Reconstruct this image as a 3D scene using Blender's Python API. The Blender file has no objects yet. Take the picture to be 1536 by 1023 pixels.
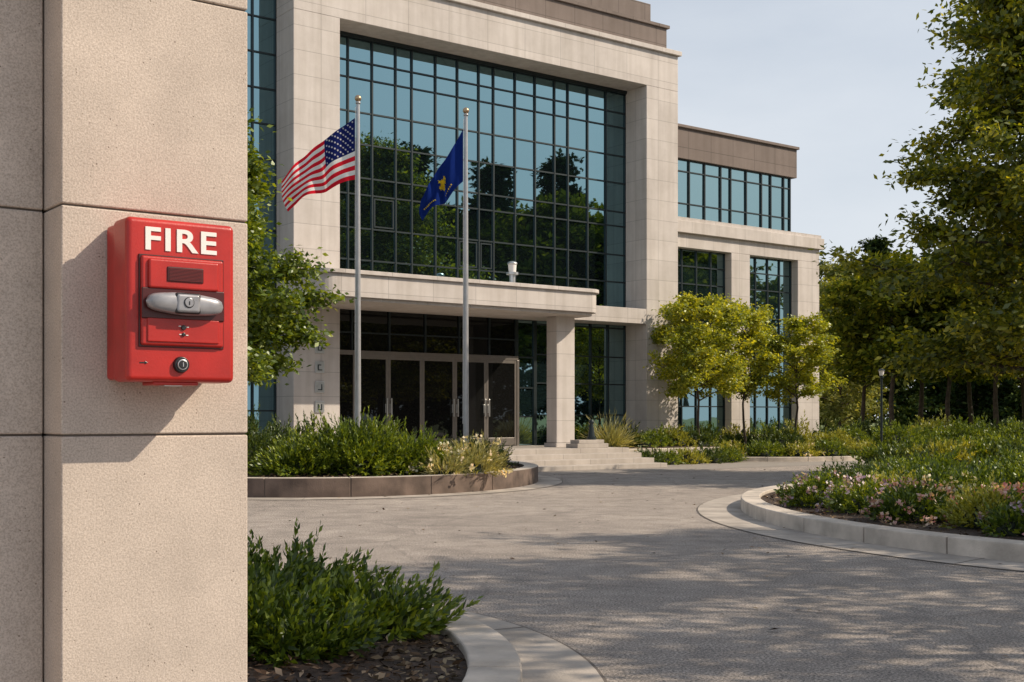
import bpy, bmesh, math, random
import numpy as np
from mathutils import Vector, Matrix
random.seed(5)
rng=np.random.default_rng(7)
CU,SU=.801,.599
TH=math.atan2(SU,CU)
def B2W(u,w): return (CU*u-SU*w, SU*u+CU*w)
scene=bpy.context.scene
COL=scene.collection
# ------------------------------------------------------------------ materials
def newmat(name):
    m=bpy.data.materials.new(name); m.use_nodes=True
    nt=m.node_tree; nt.nodes.clear()
    out=nt.nodes.new('ShaderNodeOutputMaterial')
    return m,nt,out
def N(nt,t,**kw):
    n=nt.nodes.new(t)
    for k,v in kw.items():
        if k.startswith('_'): setattr(n,k[1:],v)
        else: n.inputs[k.replace('__',' ')].default_value=v
    return n
def L(nt,a,b): nt.links.new(a,b)
def rgba(c): return (c[0],c[1],c[2],1)
def ramp(nt,stops):
    r=nt.nodes.new('ShaderNodeValToRGB'); e=r.color_ramp.elements
    while len(e)<len(stops): e.new(0.5)
    for i,(p,c) in enumerate(stops):
        e[i].position=p; e[i].color=rgba(c)
    return r
def mixc(nt,fac,a,b,mode='MIX'):
    m=nt.nodes.new('ShaderNodeMix'); m.data_type='RGBA'; m.blend_type=mode
    for s,v in ((m.inputs[0],fac),(m.inputs[6],a),(m.inputs[7],b)):
        if hasattr(v,'links'): nt.links.new(v,s)
        elif isinstance(v,(int,float)): s.default_value=v
        else: s.default_value=rgba(v)
    return m.outputs[2]
def simple(name,col,rough=.5,metal=0,var=.08,scale=8,bump=0,bscale=60,spec=.5):
    m,nt,out=newmat(name)
    tc=N(nt,'ShaderNodeTexCoord'); no=N(nt,'ShaderNodeTexNoise',Scale=scale,Detail=5.0)
    L(nt,tc.outputs['Object'],no.inputs['Vector'])
    r=ramp(nt,[(.3,[c*(1-var) for c in col]),(.7,[min(1,c*(1+var)) for c in col])])
    L(nt,no.outputs[0],r.inputs[0])
    p=N(nt,'ShaderNodeBsdfPrincipled',Roughness=rough,Metallic=metal)
    p.inputs['Specular IOR Level'].default_value=spec
    L(nt,r.outputs[0],p.inputs['Base Color'])
    if bump:
        n2=N(nt,'ShaderNodeTexNoise',Scale=bscale,Detail=4.0); L(nt,tc.outputs['Object'],n2.inputs['Vector'])
        b=N(nt,'ShaderNodeBump',Strength=bump,Distance=.01); L(nt,n2.outputs[0],b.inputs['Height']); L(nt,b.outputs[0],p.inputs['Normal'])
    L(nt,p.outputs[0],out.inputs[0]); return m
def cloth(name,col,trans=.4):
    m,nt,out=newmat(name)
    tc=N(nt,'ShaderNodeTexCoord'); no=N(nt,'ShaderNodeTexNoise',Scale=90.0,Detail=2.0); L(nt,tc.outputs['Object'],no.inputs['Vector'])
    r=ramp(nt,[(.3,[c*.9 for c in col]),(.7,col)]); L(nt,no.outputs[0],r.inputs[0])
    d=N(nt,'ShaderNodeBsdfDiffuse'); t=N(nt,'ShaderNodeBsdfTranslucent'); mx=N(nt,'ShaderNodeMixShader',Fac=trans)
    L(nt,r.outputs[0],d.inputs[0]); L(nt,r.outputs[0],t.inputs[0]); L(nt,d.outputs[0],mx.inputs[1]); L(nt,t.outputs[0],mx.inputs[2]); L(nt,mx.outputs[0],out.inputs[0]); return m
def stone(name,col,bw,bh,mort=.008,joint=.55,offset=0.0,bscale=40):
    m,nt,out=newmat(name)
    tc=N(nt,'ShaderNodeTexCoord'); sx=N(nt,'ShaderNodeSeparateXYZ'); L(nt,tc.outputs['Object'],sx.inputs[0])
    ad=N(nt,'ShaderNodeMath',_operation='ADD'); L(nt,sx.outputs[0],ad.inputs[0]); L(nt,sx.outputs[1],ad.inputs[1])
    cx=N(nt,'ShaderNodeCombineXYZ'); L(nt,ad.outputs[0],cx.inputs[0]); L(nt,sx.outputs[2],cx.inputs[1])
    br=N(nt,'ShaderNodeTexBrick',Scale=1.0); br.offset=offset; br.squash=1
    br.inputs['Mortar Size'].default_value=mort; br.inputs['Brick Width'].default_value=bw; br.inputs['Row Height'].default_value=bh
    br.inputs['Color1'].default_value=rgba(col); br.inputs['Color2'].default_value=rgba([c*.90 for c in col]); br.inputs['Mortar'].default_value=rgba([c*joint for c in col])
    br.inputs['Bias'].default_value=0
    L(nt,cx.outputs[0],br.inputs['Vector'])
    no=N(nt,'ShaderNodeTexNoise',Scale=1.3,Detail=8.0,Roughness=.65); L(nt,tc.outputs['Object'],no.inputs['Vector'])
    r=ramp(nt,[(.3,(.86,.85,.84)),(.7,(1.04,1.04,1.04))]); L(nt,no.outputs[0],r.inputs[0])
    mp=N(nt,'ShaderNodeMapping'); mp.inputs['Scale'].default_value=(5,5,.35); L(nt,tc.outputs['Object'],mp.inputs[0])
    n3=N(nt,'ShaderNodeTexNoise',Scale=1.0,Detail=6.0); L(nt,mp.outputs[0],n3.inputs['Vector'])
    r3=ramp(nt,[(.3,(.86,.85,.83)),(.6,(1,1,1))]); L(nt,n3.outputs[0],r3.inputs[0])
    c=mixc(nt,1.0,br.outputs[0],r.outputs[0],'MULTIPLY'); c=mixc(nt,1.0,c,r3.outputs[0],'MULTIPLY')
    p=N(nt,'ShaderNodeBsdfPrincipled',Roughness=.85); L(nt,c,p.inputs['Base Color'])
    n2=N(nt,'ShaderNodeTexNoise',Scale=float(bscale),Detail=5.0); L(nt,tc.outputs['Object'],n2.inputs['Vector'])
    b=N(nt,'ShaderNodeBump',Strength=.35,Distance=.01); L(nt,n2.outputs[0],b.inputs['Height']); L(nt,b.outputs[0],p.inputs['Normal'])
    L(nt,p.outputs[0],out.inputs[0]); return m
def cast_stone(name,col):
    m,nt,out=newmat(name)
    tc=N(nt,'ShaderNodeTexCoord'); O=tc.outputs['Object']
    n1=N(nt,'ShaderNodeTexNoise',Scale=6.0,Detail=8.0,Roughness=.7); L(nt,O,n1.inputs['Vector'])
    r1=ramp(nt,[(.3,[c*.82 for c in col]),(.7,[c*1.08 for c in col])]); L(nt,n1.outputs[0],r1.inputs[0])
    n2=N(nt,'ShaderNodeTexNoise',Scale=330.0,Detail=3.0,Roughness=.6); L(nt,O,n2.inputs['Vector'])
    r2=ramp(nt,[(.35,(.76,.74,.72)),(.6,(1.08,1.08,1.08))]); L(nt,n2.outputs[0],r2.inputs[0])
    v=N(nt,'ShaderNodeTexVoronoi',Scale=75.0); L(nt,O,v.inputs['Vector'])
    r3=ramp(nt,[(.05,(.33,.29,.26)),(.12,(1,1,1))]); L(nt,v.outputs['Distance'],r3.inputs[0])
    n4=N(nt,'ShaderNodeTexNoise',Scale=22.0,Detail=2.0); L(nt,O,n4.inputs['Vector'])
    r4=ramp(nt,[(.48,(0,0,0)),(.56,(1,1,1))]); L(nt,n4.outputs[0],r4.inputs[0])
    pit=mixc(nt,r4.outputs[0],(1,1,1),r3.outputs[0])
    c=mixc(nt,1.0,r1.outputs[0],r2.outputs[0],'MULTIPLY'); c=mixc(nt,1.0,c,pit,'MULTIPLY')
    p=N(nt,'ShaderNodeBsdfPrincipled',Roughness=.9); p.inputs['Specular IOR Level'].default_value=.2; L(nt,c,p.inputs['Base Color'])
    n5=N(nt,'ShaderNodeTexNoise',Scale=190.0,Detail=5.0,Roughness=.7); L(nt,O,n5.inputs['Vector'])
    h=mixc(nt,1.0,n5.outputs[0],pit,'MULTIPLY')
    b=N(nt,'ShaderNodeBump',Strength=.5,Distance=.0022); L(nt,h,b.inputs['Height']); L(nt,b.outputs[0],p.inputs['Normal'])
    L(nt,p.outputs[0],out.inputs[0]); return m
def glass(name,dark,tint,fac):
    m,nt,out=newmat(name)
    tc=N(nt,'ShaderNodeTexCoord'); no=N(nt,'ShaderNodeTexNoise',Scale=.9,Detail=1.0); L(nt,tc.outputs['Object'],no.inputs['Vector'])
    b=N(nt,'ShaderNodeBump',Strength=.05,Distance=.05); L(nt,no.outputs[0],b.inputs['Height'])
    d=N(nt,'ShaderNodeBsdfDiffuse',Color=rgba(dark)); g=N(nt,'ShaderNodeBsdfGlossy',Color=rgba(tint),Roughness=.012)
    L(nt,b.outputs[0],g.inputs['Normal'])
    lw=N(nt,'ShaderNodeLayerWeight',Blend=.35); mr=N(nt,'ShaderNodeMapRange'); mr.inputs[3].default_value=fac; mr.inputs[4].default_value=.95
    L(nt,lw.outputs['Fresnel'],mr.inputs[0])
    mx=N(nt,'ShaderNodeMixShader'); L(nt,mr.outputs[0],mx.inputs[0]); L(nt,d.outputs[0],mx.inputs[1]); L(nt,g.outputs[0],mx.inputs[2])
    L(nt,mx.outputs[0],out.inputs[0]); return m
def leafmat(name,dark,mid,light,trans=.35,gloss=.05):
    m,nt,out=newmat(name)
    ge=N(nt,'ShaderNodeNewGeometry'); r=ramp(nt,[(0,dark),(.55,mid),(1,light)]); L(nt,ge.outputs['Random Per Island'],r.inputs[0])
    tc=N(nt,'ShaderNodeTexCoord'); no=N(nt,'ShaderNodeTexNoise',Scale=1.1,Detail=3.0); L(nt,tc.outputs['Object'],no.inputs['Vector'])
    r2=ramp(nt,[(.35,(.6,.68,.6)),(.65,(1.1,1.08,1.0))]); L(nt,no.outputs[0],r2.inputs[0])
    c=mixc(nt,1.0,r.outputs[0],r2.outputs[0],'MULTIPLY')
    d=N(nt,'ShaderNodeBsdfDiffuse'); t=N(nt,'ShaderNodeBsdfTranslucent'); g=N(nt,'ShaderNodeBsdfGlossy',Roughness=.45,Color=(.9,.95,.9,1))
    L(nt,c,d.inputs[0]); ct=mixc(nt,1.0,c,(1.7,1.45,.45),'MULTIPLY'); L(nt,ct,t.inputs[0])
    m1=N(nt,'ShaderNodeMixShader',Fac=trans); L(nt,d.outputs[0],m1.inputs[1]); L(nt,t.outputs[0],m1.inputs[2])
    if gloss>0:
        m2=N(nt,'ShaderNodeMixShader',Fac=gloss); L(nt,m1.outputs[0],m2.inputs[1]); L(nt,g.outputs[0],m2.inputs[2]); L(nt,m2.outputs[0],out.inputs[0])
    else: L(nt,m1.outputs[0],out.inputs[0])
    return m
def asphalt(name):
    m,nt,out=newmat(name)
    tc=N(nt,'ShaderNodeTexCoord'); O=tc.outputs['Object']
    n1=N(nt,'ShaderNodeTexNoise',Scale=.35,Detail=8.0,Roughness=.7); L(nt,O,n1.inputs['Vector'])
    r1=ramp(nt,[(.3,(.27,.235,.21)),(.7,(.41,.36,.32))]); L(nt,n1.outputs[0],r1.inputs[0])
    n2=N(nt,'ShaderNodeTexNoise',Scale=60.0,Detail=3.0,Roughness=.8); L(nt,O,n2.inputs['Vector'])
    r2=ramp(nt,[(.34,(.15,.15,.16)),(.48,(.82,.82,.82)),(.66,(2.0,1.95,1.88))]); L(nt,n2.outputs[0],r2.inputs[0])
    n6=N(nt,'ShaderNodeTexNoise',Scale=2.5,Detail=6.0,Roughness=.65); L(nt,O,n6.inputs['Vector'])
    r6=ramp(nt,[(.35,(.78,.78,.78)),(.65,(1.14,1.14,1.14))]); L(nt,n6.outputs[0],r6.inputs[0])
    wv=mixc(nt,.2,O,n6.outputs['Color'])
    v=N(nt,'ShaderNodeTexVoronoi',Scale=.36); v.feature='DISTANCE_TO_EDGE'; L(nt,wv,v.inputs['Vector'])
    r3=ramp(nt,[(.0,(.4,.4,.4)),(.005,(1,1,1))]); L(nt,v.outputs['Distance'],r3.inputs[0])
    c=mixc(nt,1.0,r1.outputs[0],r2.outputs[0],'MULTIPLY'); c=mixc(nt,1.0,c,r6.outputs[0],'MULTIPLY'); c=mixc(nt,.45,c,mixc(nt,1.0,c,r3.outputs[0],'MULTIPLY'))
    p=N(nt,'ShaderNodeBsdfPrincipled',Roughness=.8); L(nt,c,p.inputs['Base Color'])
    b=N(nt,'ShaderNodeBump',Strength=1.0,Distance=.018); L(nt,n2.outputs[0],b.inputs['Height']); L(nt,b.outputs[0],p.inputs['Normal'])
    L(nt,p.outputs[0],out.inputs[0]); return m

M={}
M['stone']=stone('limestone_panels',(.61,.56,.525),1.3,.62,.007,.6)
M['stone_dark']=stone('brown_stone_panels',(.20,.16,.142),1.1,.62,.012,.55)
M['concrete']=stone('concrete_slab',(.50,.45,.405),1.5,1.5,.01,.6)
M['curb']=simple('curb_concrete',(.50,.44,.375),.9,0,.3,3,.5,60)
M['curb_dark']=simple('curb_granite_shaded',(.125,.09,.072),.9,0,.5,2.5,.5,60)  # brown granite, with the shade of the curb's sides put into the colour
M['gutter']=simple('gutter_concrete',(.38,.335,.29),.9,0,.3,2.2,.5,60)
M['cast']=cast_stone('cast_stone',(.58,.50,.435))
M['mortar']=simple('mortar',(.12,.10,.085),.95)
M['glass']=glass('curtain_wall_glass',(.005,.008,.010),(.42,.70,.79),.44)
M['glass_dark']=glass('door_glass',(.008,.008,.008),(.6,.65,.65),.02)
M['glass_wing']=glass('wing_glass',(.01,.02,.022),(.52,.78,.83),.44)
M['mullion']=simple('dark_mullion',(.02,.03,.034),.4,.3)
M['doorframe']=simple('bronze_door_frame',(.20,.18,.165),.4,.5)
M['metal']=simple('brushed_steel',(.55,.55,.55),.35,.9)
M['pole']=simple('painted_pole',(.40,.40,.41),.35,.4)
M['red']=simple('red_enamel',(.42,.018,.013),.34,0,.18,14,.04,300)
M['red_dark']=simple('dark_red_lens_and_shade',(.06,.004,.004),.35)  # the window's own dark red; also painted shade for groove and handle recess
M['red_mid']=simple('lens_ribs',(.15,.008,.006),.35)
M['white']=simple('white_lettering',(.80,.77,.74),.5,0,.04)
M['grey_plastic']=simple('grey_handle',(.30,.30,.32),.3,.25,.2,40)
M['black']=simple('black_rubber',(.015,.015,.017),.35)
M['soil']=simple('mulch_soil',(.05,.032,.022),.95,0,.5,14,1,40)
M['chips']=leafmat('mulch_chips',(.03,.018,.012),(.14,.08,.05),(.42,.31,.22),.0,.02)
M['bark']=simple('bark',(.07,.052,.04),.95,0,.35,6,1,25)
M['asphalt']=asphalt('asphalt')
M['grass']=simple('lawn',(.10,.13,.03),.95,0,.4,3,1,30)
M['interior']=simple('dark_core',(.01,.01,.01),.9)  # near-black colour stands in for the unlit rooms behind the glass
M['leaf_big']=leafmat('leaf_maple',(.05,.08,.008),(.17,.20,.014),(.46,.43,.03),.48)
M['leaf_yellow']=leafmat('leaf_honeylocust',(.15,.20,.014),(.34,.37,.03),(.58,.56,.06),.42)
M['leaf_green']=leafmat('leaf_green',(.05,.09,.010),(.14,.20,.016),(.30,.35,.03),.40)
M['leaf_bg']=leafmat('leaf_background',(.035,.055,.012),(.10,.125,.02),(.26,.26,.035),.38,0)
M['leaf_con']=leafmat('needle_conifer',(.014,.03,.014),(.038,.058,.024),(.07,.095,.03),.15,0)
M['leaf_pale']=leafmat('leaf_pale',(.18,.20,.08),(.30,.31,.12),(.42,.42,.19),.3,0)
M['jun']=leafmat('juniper_needles',(.045,.08,.008),(.15,.21,.016),(.34,.39,.03),.28)
M['jun_dark']=leafmat('yew_needles',(.025,.05,.010),(.07,.11,.018),(.16,.20,.03),.25)
M['jun_near']=leafmat('juniper_near',(.025,.05,.007),(.09,.145,.012),(.26,.32,.028),.3)
M['hedge_y']=leafmat('golden_shrub',(.17,.18,.02),(.36,.36,.05),(.55,.52,.13),.3)
M['grassy']=leafmat('pale_grass_blades',(.22,.21,.08),(.40,.37,.16),(.60,.54,.28),.3)
M['flower']=leafmat('pink_petals',(.50,.16,.20),(.64,.38,.38),(.82,.68,.58),.25)
M['flower_p']=leafmat('purple_petals',(.28,.16,.32),(.50,.34,.46),(.78,.66,.68),.25)
M['flower_w']=leafmat('cream_petals',(.66,.44,.30),(.80,.68,.50),(.86,.80,.70),.25)
M['core']=simple('shrub_shade_core',(.012,.018,.008),.95)  # added blob inside shrubs blocks see-through; inner shade is in its colour
M['f_red']=cloth('flag_red',(.72,.02,.04)); M['f_white']=cloth('flag_white',(.88,.87,.86)); M['f_blue']=cloth('flag_blue',(.014,.022,.13))
M['f_navy']=cloth('flag_navy',(.010,.028,.18)); M['f_gold']=cloth('flag_gold',(.95,.70,.05),.3)
M['bronze']=simple('bronze_ball',(.45,.32,.2),.35,.8)

# ------------------------------------------------------------------ mesh helpers
def empty(name,loc=(0,0,0),rz=0):
    e=bpy.data.objects.new(name,None); e.location=loc; e.rotation_euler=(0,0,rz); COL.objects.link(e); e.empty_display_size=.3; return e
def link(name,me,parent=None,mats=()):
    for m in mats: me.materials.append(m)
    o=bpy.data.objects.new(name,me); COL.objects.link(o)
    if parent: o.parent=parent
    return o
class MB:
    def __init__(s): s.v=[];s.f=[];s.m=[]
    def box(s,x0,x1,y0,y1,z0,z1,mi=0):
        b=len(s.v); s.v+=[(x0,y0,z0),(x1,y0,z0),(x1,y1,z0),(x0,y1,z0),(x0,y0,z1),(x1,y0,z1),(x1,y1,z1),(x0,y1,z1)]
        for q in ((0,3,2,1),(4,5,6,7),(0,1,5,4),(1,2,6,5),(2,3,7,6),(3,0,4,7)): s.f.append(tuple(b+i for i in q)); s.m.append(mi)
    def poly(s,pts,mi=0):
        b=len(s.v); s.v+=list(pts); s.f.append(tuple(range(b,b+len(pts)))); s.m.append(mi)
    def add(s,V,F,mi=0):
        b=len(s.v); s.v+=[tuple(p) for p in V]
        for q in F: s.f.append(tuple(b+int(i) for i in q)); s.m.append(mi)
    def build(s,name,parent,mats,bevel=0,smooth=False,seg=2):
        me=bpy.data.meshes.new(name); me.from_pydata(s.v,[],s.f); me.update()
        me.polygons.foreach_set('material_index',s.m)
        if smooth: me.polygons.foreach_set('use_smooth',[True]*len(s.f))
        o=link(name,me,parent,mats)
        if bevel:
            md=o.modifiers.new('bevel','BEVEL'); md.width=bevel; md.segments=seg; md.limit_method='ANGLE'; md.angle_limit=.6
            if smooth: md.harden_normals=True
        return o
def rbox(name,parent,x0,x1,y0,y1,z0,z1,mat,bevel=.004,seg=4):
    b=MB(); b.box(x0,x1,y0,y1,z0,z1); return b.build(name,parent,[mat],bevel,True,seg)
def mesh_np(name,V,Q,MI):
    me=bpy.data.meshes.new(name); n=len(Q)
    me.vertices.add(len(V)); me.vertices.foreach_set('co',np.ascontiguousarray(V,dtype=np.float32).ravel())
    me.loops.add(n*4); me.loops.foreach_set('vertex_index',np.ascontiguousarray(Q,dtype=np.int32).ravel())
    me.polygons.add(n); me.polygons.foreach_set('loop_start',(np.arange(n)*4).astype(np.int32))
    me.polygons.foreach_set('material_index',np.ascontiguousarray(MI,dtype=np.int32))
    me.update(calc_edges=True); me.validate(); return me
def nrm(a): return a/np.maximum(np.linalg.norm(a,axis=-1,keepdims=True),1e-9)
def leaves(P,D,Ln,Wd,up=.6):
    n=len(P); nn=nrm(rng.normal(size=(n,3))+np.array([0,0,up])); S=nrm(np.cross(D,nn)); NN=np.cross(S,D)
    Ln=np.asarray(Ln).reshape(-1,1)*np.ones((n,1)); Wd=np.asarray(Wd).reshape(-1,1)*np.ones((n,1))
    V=np.stack([P,P+D*Ln*.45+S*Wd*.5+NN*Ln*.06,P+D*Ln,P+D*Ln*.45-S*Wd*.5+NN*Ln*.06],1).reshape(-1,3)
    return V,np.arange(n*4).reshape(-1,4)
def tube(pts,rad,sides=7):
    pts=np.array(pts,float); V=[];Q=[]
    for i,p in enumerate(pts):
        t=pts[min(i+1,len(pts)-1)]-pts[max(i-1,0)]; t=t/max(np.linalg.norm(t),1e-9)
        a=np.cross(t,[.3,.9,.1]); a/=np.linalg.norm(a); b=np.cross(t,a)
        for k in range(sides):
            an=2*math.pi*k/sides; V.append(p+rad[i]*(math.cos(an)*a+math.sin(an)*b))
    for i in range(len(pts)-1):
        for k in range(sides):
            k2=(k+1)%sides; Q.append((i*sides+k,i*sides+k2,(i+1)*sides+k2,(i+1)*sides+k))
    return np.array(V),np.array(Q)
def cyl(mb,x,y,z0,z1,r,n=16,mi=0,r1=None):
    r1=r if r1 is None else r1
    V=[(x+r*math.cos(2*math.pi*k/n),y+r*math.sin(2*math.pi*k/n),z0) for k in range(n)]+[(x+r1*math.cos(2*math.pi*k/n),y+r1*math.sin(2*math.pi*k/n),z1) for k in range(n)]
    F=[(k,(k+1)%n,n+(k+1)%n,n+k) for k in range(n)]+[tuple(range(n-1,-1,-1)),tuple(range(n,2*n))]
    mb.add(V,F,mi)
def ballmesh(mb,c,r,mi=0,sz=1,n=12):
    V=[];F=[]
    for i in range(n+1):
        ph=math.pi*i/n
        for k in range(n*2):
            a=math.pi*k/n; V.append((c[0]+r*math.sin(ph)*math.cos(a),c[1]+r*math.sin(ph)*math.sin(a),c[2]+r*sz*math.cos(ph)))
    for i in range(n):
        for k in range(n*2):
            k2=(k+1)%(n*2); F.append((i*2*n+k,(i+1)*2*n+k,(i+1)*2*n+k2,i*2*n+k2))
    mb.add(V,F,mi)

# ------------------------------------------------------------------ trees
def tree_mesh(name,H,cb,R,prof,nlimb,nsub,lpc,leafL,trunk_r,rise,leaf,seed,cs=.35,flat=.5,limbr=.35,drop=0.0,wr=.55):
    global rng
    rng=np.random.default_rng(seed); rd=random.Random(seed)
    Vs=[];Qs=[];Ms=[];off=0
    def put(V,Q,m):
        nonlocal off
        Vs.append(V);Qs.append(Q+off);Ms.append(np.full(len(Q),m));off+=len(V)
    tp=[];x=y=0
    for i in range(9):
        z=H*.96*i/8; tp.append((x,y,z)); x+=rd.uniform(-.012,.012)*H; y+=rd.uniform(-.012,.012)*H
    tr=[trunk_r*(1.35 if i==0 else 1-.9*i/8) for i in range(9)]
    V,Q=tube(tp,tr,9); put(V,Q,0)
    tp=np.array(tp)
    def tpos(z):
        f=min(max(z/(H*.96)*8,0),7.999); i=int(f); return tp[i]*(1-(f-i))+tp[i+1]*(f-i)
    C=[];CD=[];CS=[]
    for i in range(nlimb):
        f=(i+.5)/nlimb; f=f+rd.uniform(-.03,.03); f=min(max(f,0),.99)
        z0=cb+(H*.95-cb)*f; r=R*prof(f)*rd.uniform(.7,1.15); az=i*2.399+rd.uniform(-.5,.5)
        rr=rise*(.6+.8*f)
        z_st=max(z0-r*rr*.5,cb*.8)
        b=tpos(z_st); d=np.array([math.cos(az),math.sin(az),0.0])
        pts=[b+d*r*s+np.array([rd.uniform(-.05,.05)*r,rd.uniform(-.05,.05)*r,r*rr*(s**.8)-drop*r*s*s]) for s in (0,.3,.6,.85,1)]
        pts[0]=b
        rb=trunk_r*limbr*(1-.6*f)+.008
        V,Q=tube(pts,[rb,rb*.75,rb*.5,rb*.3,rb*.12],5); put(V,Q,0)
        pts=np.array(pts)
        for k in range(nsub):
            s=rd.uniform(.28,1.0)*4; j=min(int(s),3); base=pts[j]*(1-(s-j))+pts[j+1]*(s-j)
            sd=rng.normal(size=3)*np.array([1,1,.45])+d*.7+np.array([0,0,.15-drop*.6]); sd/=np.linalg.norm(sd)
            sl=(.16*R+.12*r)*rd.uniform(.5,1.3)
            e=base+sd*sl
            V,Q=tube([base,(base+e)/2+rng.normal(size=3)*.03*sl,e],[rb*.28,rb*.18,rb*.06],4); put(V,Q,0)
            for q in (.35,.7,1.0):
                C.append(base+(e-base)*q); CD.append(sd); CS.append(cs*rd.uniform(.6,1.25))
    C=np.array(C);CD=np.array(CD);CS=np.array(CS)
    n=len(C); idx=np.repeat(np.arange(n),lpc)
    P=C[idx]+rng.normal(size=(len(idx),3))*CS[idx,None]*np.array([1,1,flat])
    D=nrm(rng.normal(size=(len(idx),3))*np.array([1,1,.6])+CD[idx]*.6+np.array([0,0,-.25]))
    Ln=leafL*rng.uniform(.6,1.25,len(idx))
    V,Q=leaves(P,D,Ln,Ln*wr,.9); put(V,Q,1)
    me=mesh_np(name,np.concatenate(Vs),np.concatenate(Qs),np.concatenate(Ms))
    me.materials.append(M['bark']); me.materials.append(leaf)
    return me
def place(name,me,x,y,z=0,rz=0,s=1.0,sz=None):
    o=bpy.data.objects.new(name,me); COL.objects.link(o); o.location=(x,y,z); o.rotation_euler=(0,0,rz); o.scale=(s,s,sz or s); return o
oval=lambda f: math.sqrt(max(.05,1-((f-.42)/.62)**2))
cone=lambda f: max(.06,1.02-f)
tall=lambda f: (1-.72*max(0,f-.35)/.65)*(.9+.1*min(1,f/.2))

me_big=tree_mesh('maple_mesh',12.6,2.1,3.5,tall,74,11,44,.175,.17,.24,M['leaf_big'],11,cs=.27,flat=.38,wr=.5)
place('maple_tree',me_big,12.0,27.0,0,.6)
me_shade=tree_mesh('shade_mesh',12.2,2.5,3.5,tall,36,7,17,.20,.17,.26,M['leaf_big'],12,cs=.24,flat=.38,wr=.55)
me_orn=tree_mesh('ornamental_mesh',5.0,2.0,1.35,oval,28,8,34,.11,.05,.7,M['leaf_yellow'],3,cs=.13,flat=.6)
me_orn2=tree_mesh('ornamental2_mesh',5.0,2.1,1.05,oval,26,7,32,.11,.05,.8,M['leaf_yellow'],9,cs=.13,flat=.6)
place('honey_locust_tree',me_orn,5.70,37.6,0,0)
place('honey_locust_tree',me_orn2,7.55,40.1,0,1,.98)
place('honey_locust_tree',me_orn2,9.35,41.0,0,2.9,1.06,.92)
me_left=tree_mesh('left_tree_mesh',6.6,1.9,1.70,lambda f: oval(f)*(1 if f<.42 else .42),48,9,44,.12,.07,.45,M['leaf_green'],21,cs=.16,flat=.55)
place('green_ash_tree',me_left,-5.35,22.6,.2,.4)
me_bg=tree_mesh('bg_decid_mesh',10,3.6,3.0,oval,32,7,18,.34,.16,.4,M['leaf_bg'],31,cs=.34,flat=.45)
me_bg2=tree_mesh('bg_decid2_mesh',10,3.6,2.8,oval,32,7,18,.30,.16,.5,M['leaf_big'],32,cs=.32,flat=.45)
me_pale=tree_mesh('bg_pale_mesh',10,1.0,2.4,oval,34,7,18,.28,.12,.6,M['leaf_pale'],33,cs=.32,flat=.7)
me_con=tree_mesh('conifer_mesh',14,1.2,3.0,cone,70,7,13,.34,.18,.05,M['leaf_con'],34,cs=.22,flat=.4,drop=.25)
rr=random.Random(4)
for px,t,H in ((1262,66,9.6),(1240,72,9.0)): place('pale_tree',me_pale,(px-768)/1856*t,t,0,rr.random()*6,H/10)
for px,t,H in ((1322,74,12.5),(1395,85,13),(1440,80,13.5),(1490,84,14.5),(1535,78,14),(1600,80,14)):
    place('conifer_tree',me_con,(px-768)/1856*t,t,0,rr.random()*6,H/14)
for i,(px,t,H) in enumerate(((1295,60,8.0),(1335,56,8.6),(1378,60,9),(1418,56,8.4),(1456,61,9),(1494,55,8.8),(1536,60,9),(1580,54,9),(1625,50,9))):
    place('background_tree',me_bg if i%2 else me_bg2,(px-768)/1856*t,t,0,rr.random()*6,H/10)
for i in range(20):
    x=18+i*5.2+rr.uniform(-1,1); y=112+rr.uniform(-6,8)-i*.9
    place('pale_tree',me_pale,x,y,-.5,rr.random()*6,rr.uniform(.9,1.2))  # far row takes the pale leaves; distance haze is put into their colour
belt=[(33,-4,12,0),(36,-7,17,1),(38.5,-5,13,0),(41,-8,19,1),(43,-5,13.5,0),(46,-6,15,0),(48,-9,19,1),(51,-5,17,0),(54,-8,18,0),(57,-5,17,0),(60,-8,20,1),(63,-5,16,0),(67,-7,17,0),(71,-6,15,0),(30,-9,14,0),(44,-11,18,0),(57,-12,21,1)]
for u,w,H,k in belt:
    x,y=B2W(u,w)
    if k: place('conifer_tree',me_con,x,y,0,rr.random()*6,H/14)
    else: place('background_tree',me_bg,x,y,-1,rr.random()*6,H/10*.95)
# shade trees beside the drive (outside the frame on the right)
place('maple_tree',me_shade,12.5,9.8,0,2.0,.88)
place('maple_tree',me_shade,13.6,13.0,0,3.4,.84)
place('maple_tree',me_shade,9.5,6.6,0,4.4,.80)
place('maple_tree',me_shade,9.8,1.5,0,1.0,.64)

# ------------------------------------------------------------------ ground
def sheet(name,x0,x1,y0,y1,z,mat):
    b=MB(); b.poly([(x0,y0,z),(x1,y0,z),(x1,y1,z),(x0,y1,z)]); return b.build(name,None,[mat])
sheet('ground',-500,600,-400,700,-.03,M['grass'])
sheet('asphalt_driveway',-40,60,-25,62,0,M['asphalt'])
def uq(u0,u1,w0,w1,z): return [(*B2W(u0,w0),z),(*B2W(u1,w0),z),(*B2W(u1,w1),z),(*B2W(u0,w1),z)]
b=MB(); b.poly(uq(5,40,22.4,46,.004)); b.build('entrance_pavement',None,[M['concrete']])
b=MB(); b.poly([(13,44,.008),(60,40,.008),(60,61,.008),(13,61,.008)]); b.build('lawn',None,[M['grass']])

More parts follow.
